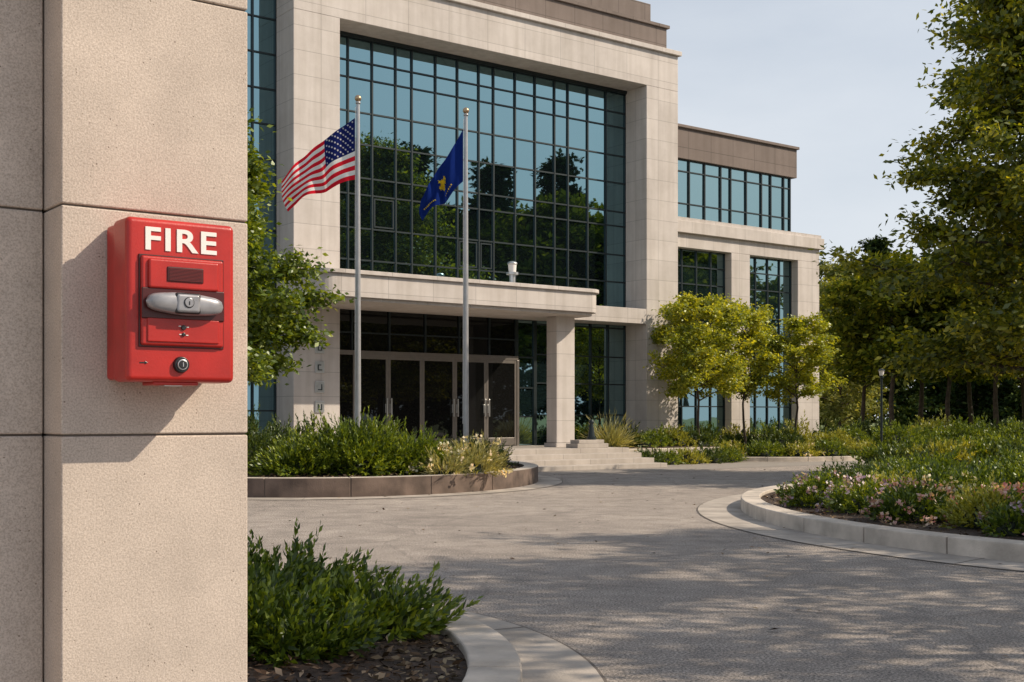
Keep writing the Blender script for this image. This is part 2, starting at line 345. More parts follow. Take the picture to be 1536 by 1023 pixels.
# ------------------------------------------------------------------ planting beds
def P2(rx,ry,a,o): return ((rx+o)*math.cos(a),(ry+o)*math.sin(a),.008)
def bed(name,cx,cy,rx,ry,rot,ch,cw,gut,mat,seglen=1.1,lit_top=None):
    e=empty(name,(cx,cy,0),rot)
    per=math.pi*(rx+ry); n=max(8,int(per/seglen)); b=MB()
    for i in range(n):
        a0=2*math.pi*i/n; a1=2*math.pi*(i+1)/n; g=.006/max(rx,ry); sub=6
        base=len(b.v)
        for k in range(sub+1):
            a=a0+g+(a1-a0-2*g)*k/sub; c,s=math.cos(a),math.sin(a)
            for (o,z) in ((0,-.05),(0,ch),(-cw,ch),(-cw,-.05)): b.v.append(((rx+o)*c,(ry+o)*s,z))
        for k in range(sub):
            p=base+k*4
            for j in range(4): b.f.append((p+j,p+(j+1)%4,p+4+(j+1)%4,p+4+j)[::-1]); b.m.append(1 if j==1 else 0)
        b.f.append((base,base+1,base+2,base+3)); b.m.append(0); q=base+sub*4; b.f.append((q+3,q+2,q+1,q)); b.m.append(0)
    b.build('curb',e,[mat,lit_top or mat],.015,False,3)
    nn=96
    b=MB()
    def P(a,o,z): return ((rx+o)*math.cos(a),(ry+o)*math.sin(a),z)
    for k in range(nn):
        a0=2*math.pi*k/nn;a1=2*math.pi*(k+1)/nn
        b.poly([P(a0,-.012,0),P(a1,-.012,0),P(a1,-.012,ch-.012),P(a0,-.012,ch-.012)])
        b.poly([P(a0,-.012,ch-.012),P(a1,-.012,ch-.012),P(a1,-cw+.012,ch-.012),P(a0,-cw+.012,ch-.012)])
    b.build('joint_filler',e,[M['mortar']])
    b=MB(); R=14
    for j in range(R+1):
        f=j/R
        for k in range(nn):
            a=2*math.pi*k/nn; b.v.append(((rx-cw+.01)*f*math.cos(a),(ry-cw+.01)*f*math.sin(a),ch-.05+.06*(1-f*f)+.02*math.sin(7*f*3+k*.9)*(1-f)))
    for j in range(R):
        for k in range(nn):
            k2=(k+1)%nn; b.f.append((j*nn+k,(j+1)*nn+k,(j+1)*nn+k2,j*nn+k2)); b.m.append(0)
    b.build('soil',e,[M['soil']],smooth=True)
    if gut:
        b=MB()
        for k in range(nn):
            a0=2*math.pi*k/nn;a1=2*math.pi*(k+1)/nn
            b.poly([P2(rx,ry,a0,0),P2(rx,ry,a0,gut),P2(rx,ry,a1,gut),P2(rx,ry,a1,0)])
        b.build('gutter_band',e,[M['gutter']])
        b=MB()
        for k in range(nn):
            a0=2*math.pi*k/nn;a1=2*math.pi*(k+1)/nn
            q=[P2(rx,ry,a0,gut),P2(rx,ry,a0,gut+.02),P2(rx,ry,a1,gut+.02),P2(rx,ry,a1,gut)]
            b.poly([(x,y,.0045) for x,y,_ in q])
        for k in range(int(per/1.4)):
            a=2*math.pi*k/int(per/1.4); da=.004/rx*2
            q=[P2(rx,ry,a,0),P2(rx,ry,a,gut),P2(rx,ry,a+da,gut),P2(rx,ry,a+da,0)]; b.poly([(x,y,.0115) for x,y,_ in q])
        b.build('gutter_joints',e,[M['mortar']])
    return e
def chips(parent,rx,ry,z,n,size):
    a=rng.uniform(0,2*math.pi,n); r=np.sqrt(rng.uniform(0,1,n)); P=np.stack([rx*r*np.cos(a),ry*r*np.sin(a),z+.06*(1-r*r)+rng.uniform(0,.02,n)],1)
    D=nrm(rng.normal(size=(n,3))*np.array([1,1,.3])); Ln=size*rng.uniform(.4,1.4,n)
    V,Q=leaves(P,D,Ln,Ln*.4,2.0); me=mesh_np('mulch',V,Q,np.zeros(n)); link('mulch',me,parent,[M['chips']])
b1=bed('planting_bed',-2.45,6.1,2.5,3.15,0,.12,.27,.42,M['curb']); chips(b1,2.2,2.85,.075,11000,.06)
b2=bed('planting_bed',-3.75,26.0,4.3,5.5,0,.33,.3,.5,M['curb_dark'],1.6,M['curb']); chips(b2,4,5.2,.29,6000,.08)  # beige top face stands in for sunlight on the dark curb
b3=bed('planting_bed',7.55,16.4,4.35,6.6,0,.18,.28,.62,M['curb']); chips(b3,4,6.2,.135,9000,.07)
b4=bed('planting_bed',7.9,40.4,4.3,3.4,.2,.14,.25,.3,M['curb'])
b5=bed('planting_bed',14.5,33,5.0,3.2,.15,.14,.25,.3,M['curb'])
n=420; P=np.stack([rng.uniform(-3,9,n),rng.uniform(6,34,n),np.full(n,.014)],1); D=nrm(rng.normal(size=(n,3))*np.array([1,1,.12])); Ln=rng.uniform(.03,.075,n)
V,Q=leaves(P,D,Ln,Ln*.6,5.0); link('fallen_leaves',mesh_np('fallen_leaves',V,Q,np.zeros(n)),None,[M['chips']])

# ------------------------------------------------------------------ shrubs
def shrub(name,mounds,dens,slen,nl,leafL,ratio,mats,seed,spread=.8,upb=.5,flowers=None,core=.72,flow_size=.05,ir=.22):
    global rng
    rng=np.random.default_rng(seed)
    Vs=[];Qs=[];Ms=[];off=0
    ox,oy=mounds[0][0],mounds[0][1]
    for (cx,cy,z0,rx,ry,h) in mounds:
        cx-=ox; cy-=oy
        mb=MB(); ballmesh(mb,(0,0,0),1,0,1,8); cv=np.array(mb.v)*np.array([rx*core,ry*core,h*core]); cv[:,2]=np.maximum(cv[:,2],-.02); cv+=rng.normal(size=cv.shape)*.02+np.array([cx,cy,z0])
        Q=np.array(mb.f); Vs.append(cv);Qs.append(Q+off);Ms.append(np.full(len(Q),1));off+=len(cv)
        n=int(dens*(rx*ry*3.14+ (rx+ry)*3.14*h))
        d=nrm(rng.normal(size=(n,3))); d[:,2]=np.abs(d[:,2])
        rad=rng.uniform(.62,1.0,n)[:,None]*(1+ir*np.sin(d[:,0:1]*5+cx*3)*np.cos(d[:,1:2]*6+cy*2)+ir*.6*np.sin(d[:,0:1]*11+seed)*np.sin(d[:,2:3]*9))
        P=d*rad*np.array([rx,ry,h])+np.array([cx,cy,z0])
        sd=nrm(d*np.array([1,1,1])+np.array([0,0,upb])+rng.normal(size=(n,3))*.35)
        sl=slen*rng.uniform(.5,1.4,n)
        idx=np.repeat(np.arange(n),nl); t=np.tile(np.linspace(.05,1,nl),n)
        Pl=P[idx]+sd[idx]*(sl[idx]*t)[:,None]+rng.normal(size=(len(idx),3))*leafL*.08
        side=rng.normal(size=(len(idx),3)); D=nrm(sd[idx]*(1.0)+nrm(side)*spread*(1.15-t*.7)[:,None])
        Ln=leafL*rng.uniform(.7,1.2,len(idx))*(1.1-.5*t)
        V,Q=leaves(Pl,D,Ln,Ln*ratio,.3); Vs.append(V);Qs.append(Q+off);Ms.append(np.zeros(len(Q)));off+=len(V)
        if flowers:
            nf=int(flowers*rx*ry*3.14)
            c=nrm(rng.normal(size=(nf,3))+np.array([-.2,-.6,.5])); c[:,2]=np.abs(c[:,2]); c=c*(np.array([rx,ry,h])+slen*.95)+np.array([cx,cy,z0])
            idx=np.repeat(np.arange(nf),10); Pf=c[idx]+rng.normal(size=(len(idx),3))*flow_size*.45
            Df=nrm(rng.normal(size=(len(idx),3))+np.array([0,0,.4])); V,Q=leaves(Pf,Df,flow_size,flow_size*.8,1); Vs.append(V);Qs.append(Q+off);Ms.append(np.full(len(Q),2));off+=len(V)
    me=mesh_np(name,np.concatenate(Vs),np.concatenate(Qs),np.concatenate(Ms))
    me.materials.append(mats[0]); me.materials.append(M['core']); me.materials.append(mats[1] if len(mats)>1 else mats[0])
    o=bpy.data.objects.new(name,me); COL.objects.link(o); o.location=(ox,oy,0); return o
shrub('juniper_shrub',[(-1.75,7.75,.10,.75,.55,.20),(-1.05,7.35,.09,.5,.38,.11),(-1.75,6.7,.1,.7,.55,.22),(-2.6,7.9,.1,.7,.6,.26),(-1.25,6.55,.09,.42,.36,.10),(-.80,7.05,.09,.26,.22,.08)],170,.25,26,.08,.40,[M['jun_near']],41,spread=.9,upb=.5,core=.5,ir=.4)
shrub('juniper_shrub',[(-2.85,22.6,.3,1.15,.8,.66),(-3.75,22.3,.3,.7,.6,.36),(-1.85,22.7,.3,.65,.6,.46)],130,.38,20,.12,.28,[M['jun']],42,spread=.65,upb=.15,core=.7,ir=.3)
shrub('yew_shrub',[(-5.2,23.3,.3,.95,.9,.85),(-4.3,24.3,.3,.8,.8,.75),(-6.4,24,.3,1,1,.8)],130,.26,16,.09,.34,[M['jun_dark']],43,spread=.8,ir=.3)
shrub('flowering_shrub',[(-.70,22.6,.3,.45,.4,.36),(-1.2,22.0,.3,.28,.25,.2)],170,.34,12,.13,.16,[M['grassy'],M['flower_w']],44,spread=.4,upb=.35,flowers=40,core=.45,flow_size=.07)
shrub('yew_shrub',[(-2.5,25.5,.3,1.3,1,.5),(-.9,26.5,.3,.8,1,.4)],90,.26,14,.09,.34,[M['jun_dark']],45)
# right bed
shrub('flowering_shrub',[(4.15,16.6,.15,.4,.5,.28),(4.45,15.5,.15,.42,.45,.26)],200,.18,12,.075,.45,[M['jun'],M['flower_p']],46,flowers=42,flow_size=.05,ir=.35)
shrub('flowering_shrub',[(4.65,14.3,.15,.42,.4,.28),(5.5,13.7,.15,.45,.45,.26),(5.55,12.5,.15,.36,.36,.26)],200,.18,12,.08,.45,[M['jun_near'],M['flower']],47,flowers=55,flow_size=.055,ir=.35)
shrub('flowering_shrub',[(5.9,12.0,.15,.34,.34,.26),(6.6,12.6,.15,.4,.4,.3),(5.1,12.6,.15,.22,.22,.16)],200,.18,12,.08,.45,[M['jun_near'],M['flower_p']],147,flowers=55,flow_size=.05,ir=.35)
shrub('flowering_shrub',[(5.4,15.1,.15,.5,.5,.34),(6.3,13.6,.15,.5,.5,.34)],180,.18,12,.08,.45,[M['jun'],M['flower_w']],150,flowers=36,flow_size=.05,ir=.35)
shrub('golden_shrub',[(5.05,13.35,.15,.30,.30,.30)],260,.18,12,.075,.42,[M['hedge_y']],48,ir=.35)
shrub('golden_shrub',[(4.9,16.0,.15,.4,.4,.32)],220,.18,12,.075,.42,[M['hedge_y']],148,ir=.35)
shrub('boxwood_shrub',[(6.0,16.6,.15,.9,.9,.36),(7.6,16.4,.15,1.0,1.1,.44),(7.2,14.4,.15,.7,.7,.34),(9,15,.15,1,1,.5)],150,.22,14,.085,.42,[M['jun_near']],49,spread=.9,ir=.3)
shrub('boxwood_shrub',[(6.2,18.5,.15,.9,.9,.42),(8.2,18.6,.15,1.1,1.1,.5)],150,.22,14,.085,.42,[M['jun']],149,spread=.9,ir=.3)
shrub('boxwood_shrub',[(5.6,19.8,.15,.7,.7,.28),(7,21,.15,1,1,.36),(9,21,.15,1,1,.5)],130,.2,13,.085,.4,[M['jun_dark']],50,spread=.9,ir=.3)
k=60
for i,(px,t,r,h,mt) in enumerate(((985,38.6,.5,.36,'hedge_y'),(1030,38.2,.5,.28,'jun'),(1085,37.9,.55,.36,'hedge_y'),(1145,37.9,.6,.36,'jun'),(1200,37.8,.55,.30,'hedge_y'),(1240,38.2,.5,.42,'jun'),(1290,38.6,.45,.34,'hedge_y'),(1060,39.8,.8,.55,'jun'),(1175,40.2,.8,.7,'jun_dark'),(1250,40.6,.8,.62,'hedge_y'),(1110,40.8,.8,.6,'jun_dark'))):
    x=(px-768)/1856*t
    shrub('golden_shrub' if mt=='hedge_y' else 'boxwood_shrub',[(x,t,.12,r,r*.8,h),(x+.35,t+.4,.12,r*.6,r*.6,h*.9)],95,.18,11,.095,.42,[M[mt],M['flower_w']],k,flowers=14 if i in(2,4) else None,ir=.3); k+=1
for i,(px,t,r,h,mt) in enumerate(((1300,48,1.0,.9,'jun_dark'),(1350,46,1.2,.85,'jun'),(1400,48,1.2,1.0,'hedge_y'),(1450,46,1.3,.9,'jun'),(1500,47,1.3,.9,'jun_dark'),(1545,45,1.2,1.0,'jun'),(1325,33.3,.7,.32,'jun'),(1365,32.5,.8,.36,'jun_dark'),(1420,32,.9,.4,'hedge_y'),(1470,32.3,.9,.42,'jun'),(1525,32,1,.45,'jun_dark'),(1400,34.4,1.1,.5,'jun'),(1490,34.4,1.1,.55,'jun'))):
    x=(px-768)/1856*t
    shrub('hedge_shrub',[(x,t,.1,r,r*.8,h),(x+r,t+.6,.1,r*.9,r*.7,h*.8)],50,.24,11,.13,.42,[M[mt]],k,ir=.3); k+=1
fb=empty('foundation_bed',(0,0,0),TH); b=MB(); b.box(22.95,27.3,26.05,27.97,-.02,.44); b.build('kerb',fb,[M['curb']],.02)
b=MB(); b.box(23.1,27.2,26.2,27.9,.4,.47); b.build('soil',fb,[M['soil']])
def BP(u,w): return B2W(u,w)
x,y=BP(23.5,26.7); shrub('spiky_grass_plant',[(x,y,.46,.22,.22,.12)],900,.62,5,.34,.07,[M['grassy']],90,spread=.12,upb=.35,core=.3)
for i,(u,w,r,h,mt) in enumerate(((24.5,27.2,.5,.5,'jun_dark'),(25.3,26.8,.5,.42,'jun'),(26.2,26.9,.5,.5,'hedge_y'),(24.7,26.5,.3,.22,'jun'),(27.0,26.7,.45,.42,'jun_dark'))):
    x,y=BP(u,w); shrub('boxwood_shrub',[(x,y,.45,r,r,h)],110,.18,11,.09,.42,[M[mt]],91+i,ir=.3)
for i,(u,w,r,h,mt) in enumerate(((23.5,25.2,.42,.34,'jun_dark'),(24.3,25.3,.4,.3,'jun'),(25.2,25.3,.45,.34,'hedge_y'),(26.2,25.4,.45,.36,'jun_dark'),(27.0,25.5,.45,.36,'jun'))):
    x,y=BP(u,w); shrub('boxwood_shrub',[(x,y,.0,r,r,h)],110,.18,11,.09,.42,[M[mt]],191+i,ir=.3)
for i,(u,w,r,h,mt) in enumerate(((28.6,29.2,.6,.8,'jun_dark'),(30,29.2,.6,.9,'jun'),(31.5,29.3,.6,.9,'hedge_y'),(33,29.2,.7,.9,'jun'),(34.5,29.2,.7,1.0,'hedge_y'),(36,29,.7,.9,'jun_dark'),(37.4,29,.8,.9,'jun'),(13.0,28.2,.7,.9,'jun_dark'),(11.7,28.0,.8,.9,'jun'))):
    x,y=BP(u,w); shrub('boxwood_shrub',[(x,y,.0,r,r,h)],75,.2,11,.1,.42,[M[mt]],101+i,ir=.3)

# ------------------------------------------------------------------ office building
OB=empty('office_building',(0,0,0),TH)
b=MB()
b.box(14.13,15.44,28,30.2,0,11.55); b.box(26.11,27.45,28,30.2,0,11.55); b.box(14.13,27.45,28,30.2,11.553,12.66)
b.build('portal_frame',OB,[M['stone']],.012)
b=MB(); b.box(14.0,27.53,27.9,30.25,12.663,12.80); b.build('cornice',OB,[M['stone']],.01)
b=MB(); b.box(13.0,27.2,28.25,40,12.803,13.54); b.box(13,26.75,28.5,40,13.645,14.3); b.build('attic_band',OB,[M['stone_dark']],.01)
b=MB(); b.box(13,27.28,28.18,40.1,13.543,13.64); b.build('attic_coping',OB,[M['stone_dark']],.01)
b=MB(); b.box(8,27.3,29.25,46,0,12.6); b.box(27.303,36.6,30.55,44.8,0,7.9); b.box(27.303,35.7,30.75,44.7,7.903,11.19); b.build('core_walls',OB,[M['interior']])
b=MB(); b.box(27.31,27.45,30.2,45,0,12.6); b.box(27.46,36.7,44.9,45.1,0,8); b.box(36.62,36.7,30.57,44.89,0,7.54);b.box(35.71,35.77,31.01,45,8.09,10.15); b.box(8,27.3,46.01,46.1,0,12.6); b.build('side_walls',OB,[M['stone']])
gl=MB()
def panes(us,zs,w,mi,amp=.0016):
    for i in range(len(us)-1):
        for j in range(len(zs)-1):
            a,c=random.uniform(-amp,amp),random.uniform(-amp,amp)
            u0,u1,z0,z1=us[i],us[i+1],zs[j],zs[j+1]
            gl.poly([(u0,w-a-c,z0),(u1,w+a-c,z0),(u1,w+a+c,z1),(u0,w-a+c,z1)],mi)
mu=MB()
def grid(us,zs,w,tw=.042,d=.05,dz=.04):
    for u in us: mu.box(u-tw/2,u+tw/2,w-d,w+.03,zs[0],zs[-1])
    for z in zs: mu.box(us[0],us[-1],w-d+.012,w+.02,z-dz/2,z+dz/2)
W=29.0
us=[15.44]; pat=[.52,.78,.74,.74]
while us[-1]<25.9: us.append(min(26.11,us[-1]+pat[len(us)%4]))
us[-1]=26.11
zt=[4.7,5.55,6.4,7.3,7.75,8.65,9.5,10.4,10.85,11.45]
panes(us,zt,W,0); grid(us,zt,W)
for i,j in ((6,1),(7,1),(2,2)):
    u0,u1=us[i]+.06,us[i+1]-.06; z0,z1=zt[j]+.06,zt[j+1]-.06
    mu.box(u0,u1,W-.03,W-.004,z0,z0+.035); mu.box(u0,u1,W-.03,W-.004,z1-.035,z1); mu.box(u0,u0+.035,W-.03,W-.004,z0+.035,z1-.035); mu.box(u1-.035,u1,W-.03,W-.004,z0+.035,z1-.035)
mu.box(15.44,26.11,28.9,29.1,11.45,11.555)
usl=[9.0+.64*i for i in range(9)]; zl=[.5,1.5,2.45,3.4,4.3,5.2,6.1,7.0,7.9,8.8,9.7,10.6,11.5,12.5]
panes(usl,zl,W,0); grid(usl,zl,W,.045,.05)
usr=[22.55+.712*i for i in range(6)]; zr=[.5,1.4,2.35,3.2,4.1,4.7]
panes(usr,zr,W,2); grid(usr,zr,W)
ust=[15.6,16.34,17.5,18.66,19.8,20.85,21.8]; panes(ust,[3.1,3.6,4.7],W,1); grid(ust,[3.1,3.6,4.7],W,.05)
panes([21.85,22.5],[.5,1.35,2.2,3.1,4.2],W,2); grid([21.85,22.5],[.5,1.35,2.2,3.1,4.2],W,.07)
gl.box(15.44,22.6,29.12,29.2,.4,4.7,3)  # dark sheet behind the doors in place of the unlit interior
uw=[28.6,29.25,29.9,30.6,31.3,32.0]; zw=[.7,1.7,2.8,3.9,4.9,5.9,6.5,7.07]
panes(uw,zw,30.35,2); grid(uw,zw,30.35,.04,.05,.04)
uw=[32.94,33.58,34.22,34.86,35.5]; panes(uw,zw,30.35,2); grid(uw,zw,30.35,.04,.05,.04)
uw=[27.5,28.3,29.1,29.55,30.35,31.1,31.9,32.4,33.2,34.0,34.5,35.2,35.55]; zz=[8.1,8.65,9.75,10.14]; panes(uw,zz,30.45,2); grid(uw,zz,30.45,.045,.06,.04)
gl.build('glazing',OB,[M['glass'],M['glass_dark'],M['glass_wing'],M['interior']]); mu.build('mullions',OB,[M['mullion']])
b=MB()
for u0,u1 in ((27.46,28.6),(32.0,32.94),(35.5,36.7)): b.box(u0,u1,30,30.56,0,7.07)
b.box(27.46,36.7,30,30.56,7.073,7.55)
b.box(28.6,32,30.1,30.56,0,.7); b.box(32.94,35.5,30.1,30.56,0,.7)
b.build('wing_walls',OB,[M['stone']],.01)
b=MB(); b.box(27.46,36.82,29.86,31.0,7.553,7.95); b.box(27.46,36.75,29.94,31,7.953,8.08); b.build('wing_ledge',OB,[M['stone']],.012)
b=MB(); b.box(27.46,35.8,30.3,45,10.16,11.2); b.build('wing_parapet',OB,[M['stone_dark']],.01)
b=MB(); b.box(27.46,35.86,30.22,45.1,11.203,11.3); b.build('wing_coping',OB,[M['stone_dark']],.01)
# doors
dr=MB(); dg=MB(); Wd=28.93
du=[16.34,17.43,18.52,19.61,20.7,21.79]
dr.box(15.45,21.85,Wd-.03,Wd+.06,3.0,3.12); dr.box(15.45,15.52,Wd-.03,Wd+.06,.5,3.0); dr.box(21.8,21.88,Wd-.03,Wd+.06,.5,2.998)
for i in range(5):
    a,c=du[i],du[i+1]
    dr.box(a,a+.075,Wd-.02,Wd+.04,.52,3.0); dr.box(c-.075,c-.006,Wd-.02,Wd+.04,.52,3.0); dr.box(a+.075,c-.075,Wd-.02,Wd+.04,.52,.74); dr.box(a+.075,c-.075,Wd-.02,Wd+.04,2.9,3.0)
    dg.box(a+.075,c-.075,Wd,Wd+.02,.74,2.9)
dr.box(15.52,16.34,Wd-.02,Wd+.04,.52,.7); dg.box(15.52,16.33,Wd,Wd+.02,.7,3.0)
dr.build('door_frames',OB,[M['doorframe']],.006); dg.build('door_glass',OB,[M['glass_dark']])
h=MB()
for u in (17.36,17.5,19.54,19.68,20.63,20.77):
    h.box(u-.018,u+.018,Wd-.09,Wd-.06,1.35,1.85); h.box(u-.012,u+.012,Wd-.07,Wd-.02,1.38,1.41); h.box(u-.012,u+.012,Wd-.07,Wd-.02,1.79,1.82); h.box(u-.035,u+.035,Wd-.035,Wd-.022,1.45,1.7)
h.build('door_handles',OB,[M['metal']],.006)
# canopy
def rounded(u0,u1,w0,w1,r):
    pts=[]
    for cx,cy,a0 in ((u0+r,w0+r,180),(u1-r,w0+r,270)):
        for k in range(9):
            a=math.radians(a0+90*k/8); pts.append((cx+r*math.cos(a),cy+r*math.sin(a)))
    return pts+[(u1,w1),(u0,w1)]
def slab(mb,pts,z0,z1,mi=0):
    n=len(pts); V=[(x,y,z0) for x,y in pts]+[(x,y,z1) for x,y in pts]
    mb.add(V,[(k,(k+1)%n,n+(k+1)%n,n+k) for k in range(n)]+[tuple(range(n-1,-1,-1)),tuple(range(n,2*n))],mi)
b=MB(); slab(b,rounded(13.75,22.55,25.95,27.97,.45),4.22,4.76); slab(b,rounded(13.68,22.62,25.88,27.98,.5),4.763,4.86); slab(b,rounded(13.85,22.45,26.05,27.97,.4),4.14,4.217)
b.box(15.46,26.09,27.985,28.95,4.2,4.66)
b.build('entrance_canopy',OB,[M['stone']],.008)
b=MB(); b.box(21.55,22.2,26.75,27.2,.62,4.137); b.box(21.5,22.25,26.7,27.25,.5,.617); b.build('canopy_column',OB,[M['stone']],.012)
b=MB()
for z in (1.45,1.95,2.45,2.95): b.box(14.72,14.98,27.965,27.99,z,z+.3)
b.build('wall_plaques',OB,[M['metal']],.01)
b=MB()
for z,g in ((1.45,0),(1.95,1),(2.45,2),(2.95,3)):
    b.box(14.79,14.91,27.955,27.964,z+.07,z+.095)
    if g!=1: b.box(14.79,14.815,27.955,27.964,z+.096,z+.22)
    if g!=2: b.box(14.885,14.91,27.955,27.964,z+.096,z+.22)
    if g>1: b.box(14.816,14.884,27.955,27.964,z+.195,z+.22)
b.build('plaque_lettering',OB,[M['mullion']])
b=MB(); lx,ly=20.35,27.2; cyl(b,lx,ly,4.86,4.9,.12); cyl(b,lx,ly,4.9,5.25,.085); cyl(b,lx,ly,5.25,5.31,.17); cyl(b,lx,ly,5.31,5.55,.10,mi=1,r1=.12); ballmesh(b,(lx,ly,5.55),.14,0,.5)
b.build('canopy_lantern',OB,[M['metal'],M['white']])
# platform and broad shallow steps
b=MB(); slab(b,[(13,25.3),(22.94,25.3),(22.94,28.9),(13,28.9)],0,.5)
for w0,w1,z in ((24.8,25.297,.375),(24.3,24.797,.25),(23.8,24.297,.125)): b.box(15,22.94,w0,w1,0,z)
b.build('entrance_steps',OB,[M['concrete']],.01)
pl=empty('stone_plinth',(0,0,0),TH); b=MB(); b.box(21.35,22.45,25.6,26.1,.5,.62); b.box(21.45,22.35,25.66,26.04,.623,.72); b.build('base',pl,[M['concrete']],.01)
b=MB(); cyl(b,22.05,25.85,.72,.8,.13); cyl(b,22.05,25.85,.8,1.15,.10,r1=.05); ballmesh(b,(22.05,25.85,1.2),.07,0,1.1); b.build('finial_ornament',pl,[M['mullion']])

# ------------------------------------------------------------------ flagpoles
def flagpole(name,x,y,H,top,bot,amp,kind):
    e=empty(name,(x,y,0))
    b=MB(); pts=[(0,0,.25),(0,0,H*.5),(0,0,H-.12)]; V,F=tube(pts,[.062,.052,.036],20); b.add(V,F); cyl(b,0,0,.25,.42,.11,20,0,.085); cyl(b,0,0,H-.13,H-.09,.05,16)
    ballmesh(b,(0,0,H-.02),.068,1); b.build('pole',e,[M['pole'],M['bronze']],smooth=True)
    b=MB(); V,F=tube([(-.062,-.02,1.2),(-.05,-.02,H-.2)],[.006,.006],6); b.add(V,F); b.build('halyard',e,[M['white']])
    R,C=52,70; hz=H-.42
    t0,t1=np.array(top); b0,b1=np.array(bot)
    def P(s,t):
        tx=t0+ (t1-t0)*s; bx=b0+(b1-b0)*s
        base=tx*(1-t)+bx*t
        off=np.array([0,0,0.0])
        A=amp*min(1,s*2.2)
        off[1]=A*math.sin(2*math.pi*(1.9*s+.35*t)+.5)+.5*A*math.sin(2*math.pi*(3.3*s-.5*t))
        off[0]=.05*math.sin(2*math.pi*(1.4*s+.6*t))*s
        off[2]=.35*A*math.sin(2*math.pi*(1.5*s)+1.0)+.12*math.sin(math.pi*s)*(.6 if kind=='us' else -.3)
        return np.array([base[0]-.06,-.02,base[1]+hz])+off
    b=MB()
    for i in range(R+1):
        for j in range(C+1): b.v.append(tuple(P(j/C,i/R)))
    for i in range(R):
        for j in range(C):
            p=i*(C+1)+j; b.f.append((p,p+C+1,p+C+2,p+1))
            if kind=='us': b.m.append(2 if (i<28 and j/C<.4) else (0 if (i//4)%2==0 else 1))
            else: b.m.append(0)
    mats=[M['f_red'],M['f_white'],M['f_blue']] if kind=='us' else [M['f_navy']]
    b.build('flag_cloth',e,mats,smooth=True)
    st=MB()
    def emb(s,t,r,n=5,inner=.4):
        c=P(s,t); du=P(s+.01,t)-c; dv=P(s,t+.01)-c; nn=np.cross(du,dv); nn/=np.linalg.norm(nn); du/=np.linalg.norm(du); dv=np.cross(nn,du)
        for sg in (1,-1):
            pts=[]
            for k in range(2*n):
                a=math.pi*k/n+math.pi/2; q=r if k%2==0 else r*inner; pts.append(tuple(c+nn*sg*.012+q*(math.cos(a)*du-math.sin(a)*dv)))
            st.poly(pts)
    if kind=='us':
        for i in range(9):
            for j in range(6 if i%2==0 else 5):
                emb(.4*((j+.5)/6 if i%2==0 else (j+1)/6),(i+.7)/9.4*.538,.026)
        st.build('stars',e,[M['f_white']])
    else:
        rq=random.Random(3)
        for k in range(34):
            a=rq.uniform(0,6.28); r=rq.uniform(.0,.17); emb(.5+r*math.cos(a)*.6,.48+r*math.sin(a),rq.uniform(.03,.06),rq.choice((4,5,6)),.45)
        for k in range(8): emb(.68+.03*k,.82-.012*k,.026)
        for k in range(6): emb(.28+.03*k,.80+.01*k,.024)
        st.build('emblem',e,[M['f_gold']])
flagpole('flagpole',-3.11,25.0,7.8,((0,0),(-1.52,-1.25)),((0,-1.24),(-1.36,-1.86)),.09,'us')
flagpole('flagpole',-.975,26.2,7.85,((0,0),(-.92,-1.45)),((0,-1.1),(-.86,-1.9)),.10,'state')

# ------------------------------------------------------------------ street lamp
sl=empty('street_lamp',(12.9,43.2,0)); b=MB(); V,F=tube([(0,0,0),(0,0,.4),(0,0,2.75)],[.07,.045,.035],12); b.add(V,F); cyl(b,0,0,2.7,2.78,.08); cyl(b,0,0,2.78,2.96,.06,mi=1,r1=.10); cyl(b,0,0,2.96,3.04,.13,r1=.02); b.build('post',sl,[M['mullion'],M['white']])

# ------------------------------------------------------------------ near stone wall
SW=empty('stone_wall',(0,0,0),TH)
zs=[0,.62,1.32,1.688,2.056,2.42,2.8,3.2,3.6,4.0,4.4]
b=MB(); b.box(.603,.9216,2.0,2.5,-.02,1.32-.0016)
for i in range(2,len(zs)-1): b.box(.603,.9216,2.0,2.5,zs[i]+.0016,zs[i+1]-.0016)
b.build('pillar_blocks',SW,[M['cast']],.003,True,3)
b=MB(); b.box(.607,.9176,2.004,2.49,0,4.39); b.box(-3.0,.60,2.094,2.48,0,4.39); b.build('mortar_core',SW,[M['mortar']])
b=MB()
xs=[.6005,-.02,-.64,-1.26,-1.88,-2.5,-3.0]
for j in range(6):
    for i in range(1,len(zs)-1):
        z0=-.02 if i==1 else zs[i]+.0016
        b.box(xs[j+1]+.002,xs[j]-(.002 if j else 0),2.089,2.5,z0,zs[i+1]-.0016)
b.build('recessed_wall_blocks',SW,[M['cast']],.003,True,3)

# ------------------------------------------------------------------ fire alarm
FA=empty('fire_alarm_pull_station',(0,0,0),TH)
rbox('back_box',FA,.674,.845,1.955,2.0-.0005,1.409,1.658,M['red'],.006)
rbox('housing',FA,.6696,.849,1.892,1.957,1.405,1.662,M['red'],.009,6)
rbox('panel_groove_shade',FA,.688,.8285,1.8895,1.893,1.459,1.604,M['red_dark'],.001,2)  # raised dark red slab, its colour stands in for the groove's shade
rbox('pull_panel',FA,.6905,.826,1.884,1.893,1.4615,1.6015,M['red'],.004,4)
rbox('hood',FA,.7005,.816,1.8785,1.886,1.551,1.597,M['red'],.004,4)
rbox('lower_plate',FA,.699,.8175,1.8815,1.886,1.467,1.505,M['red'],.002,3)
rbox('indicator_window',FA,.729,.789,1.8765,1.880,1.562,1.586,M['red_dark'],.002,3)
b=MB()
for k in range(9): b.box(.732,.786,1.8758,1.877,1.5645+k*.0022,1.5653+k*.0022)
b.build('indicator_lens_ribs',FA,[M['red_mid']])
rbox('handle_recess_shade',FA,.690,.8265,1.8815,1.886,1.503,1.552,M['red_dark'],.003,3)  # plate in front of the panel, recess shade put into its dark colour
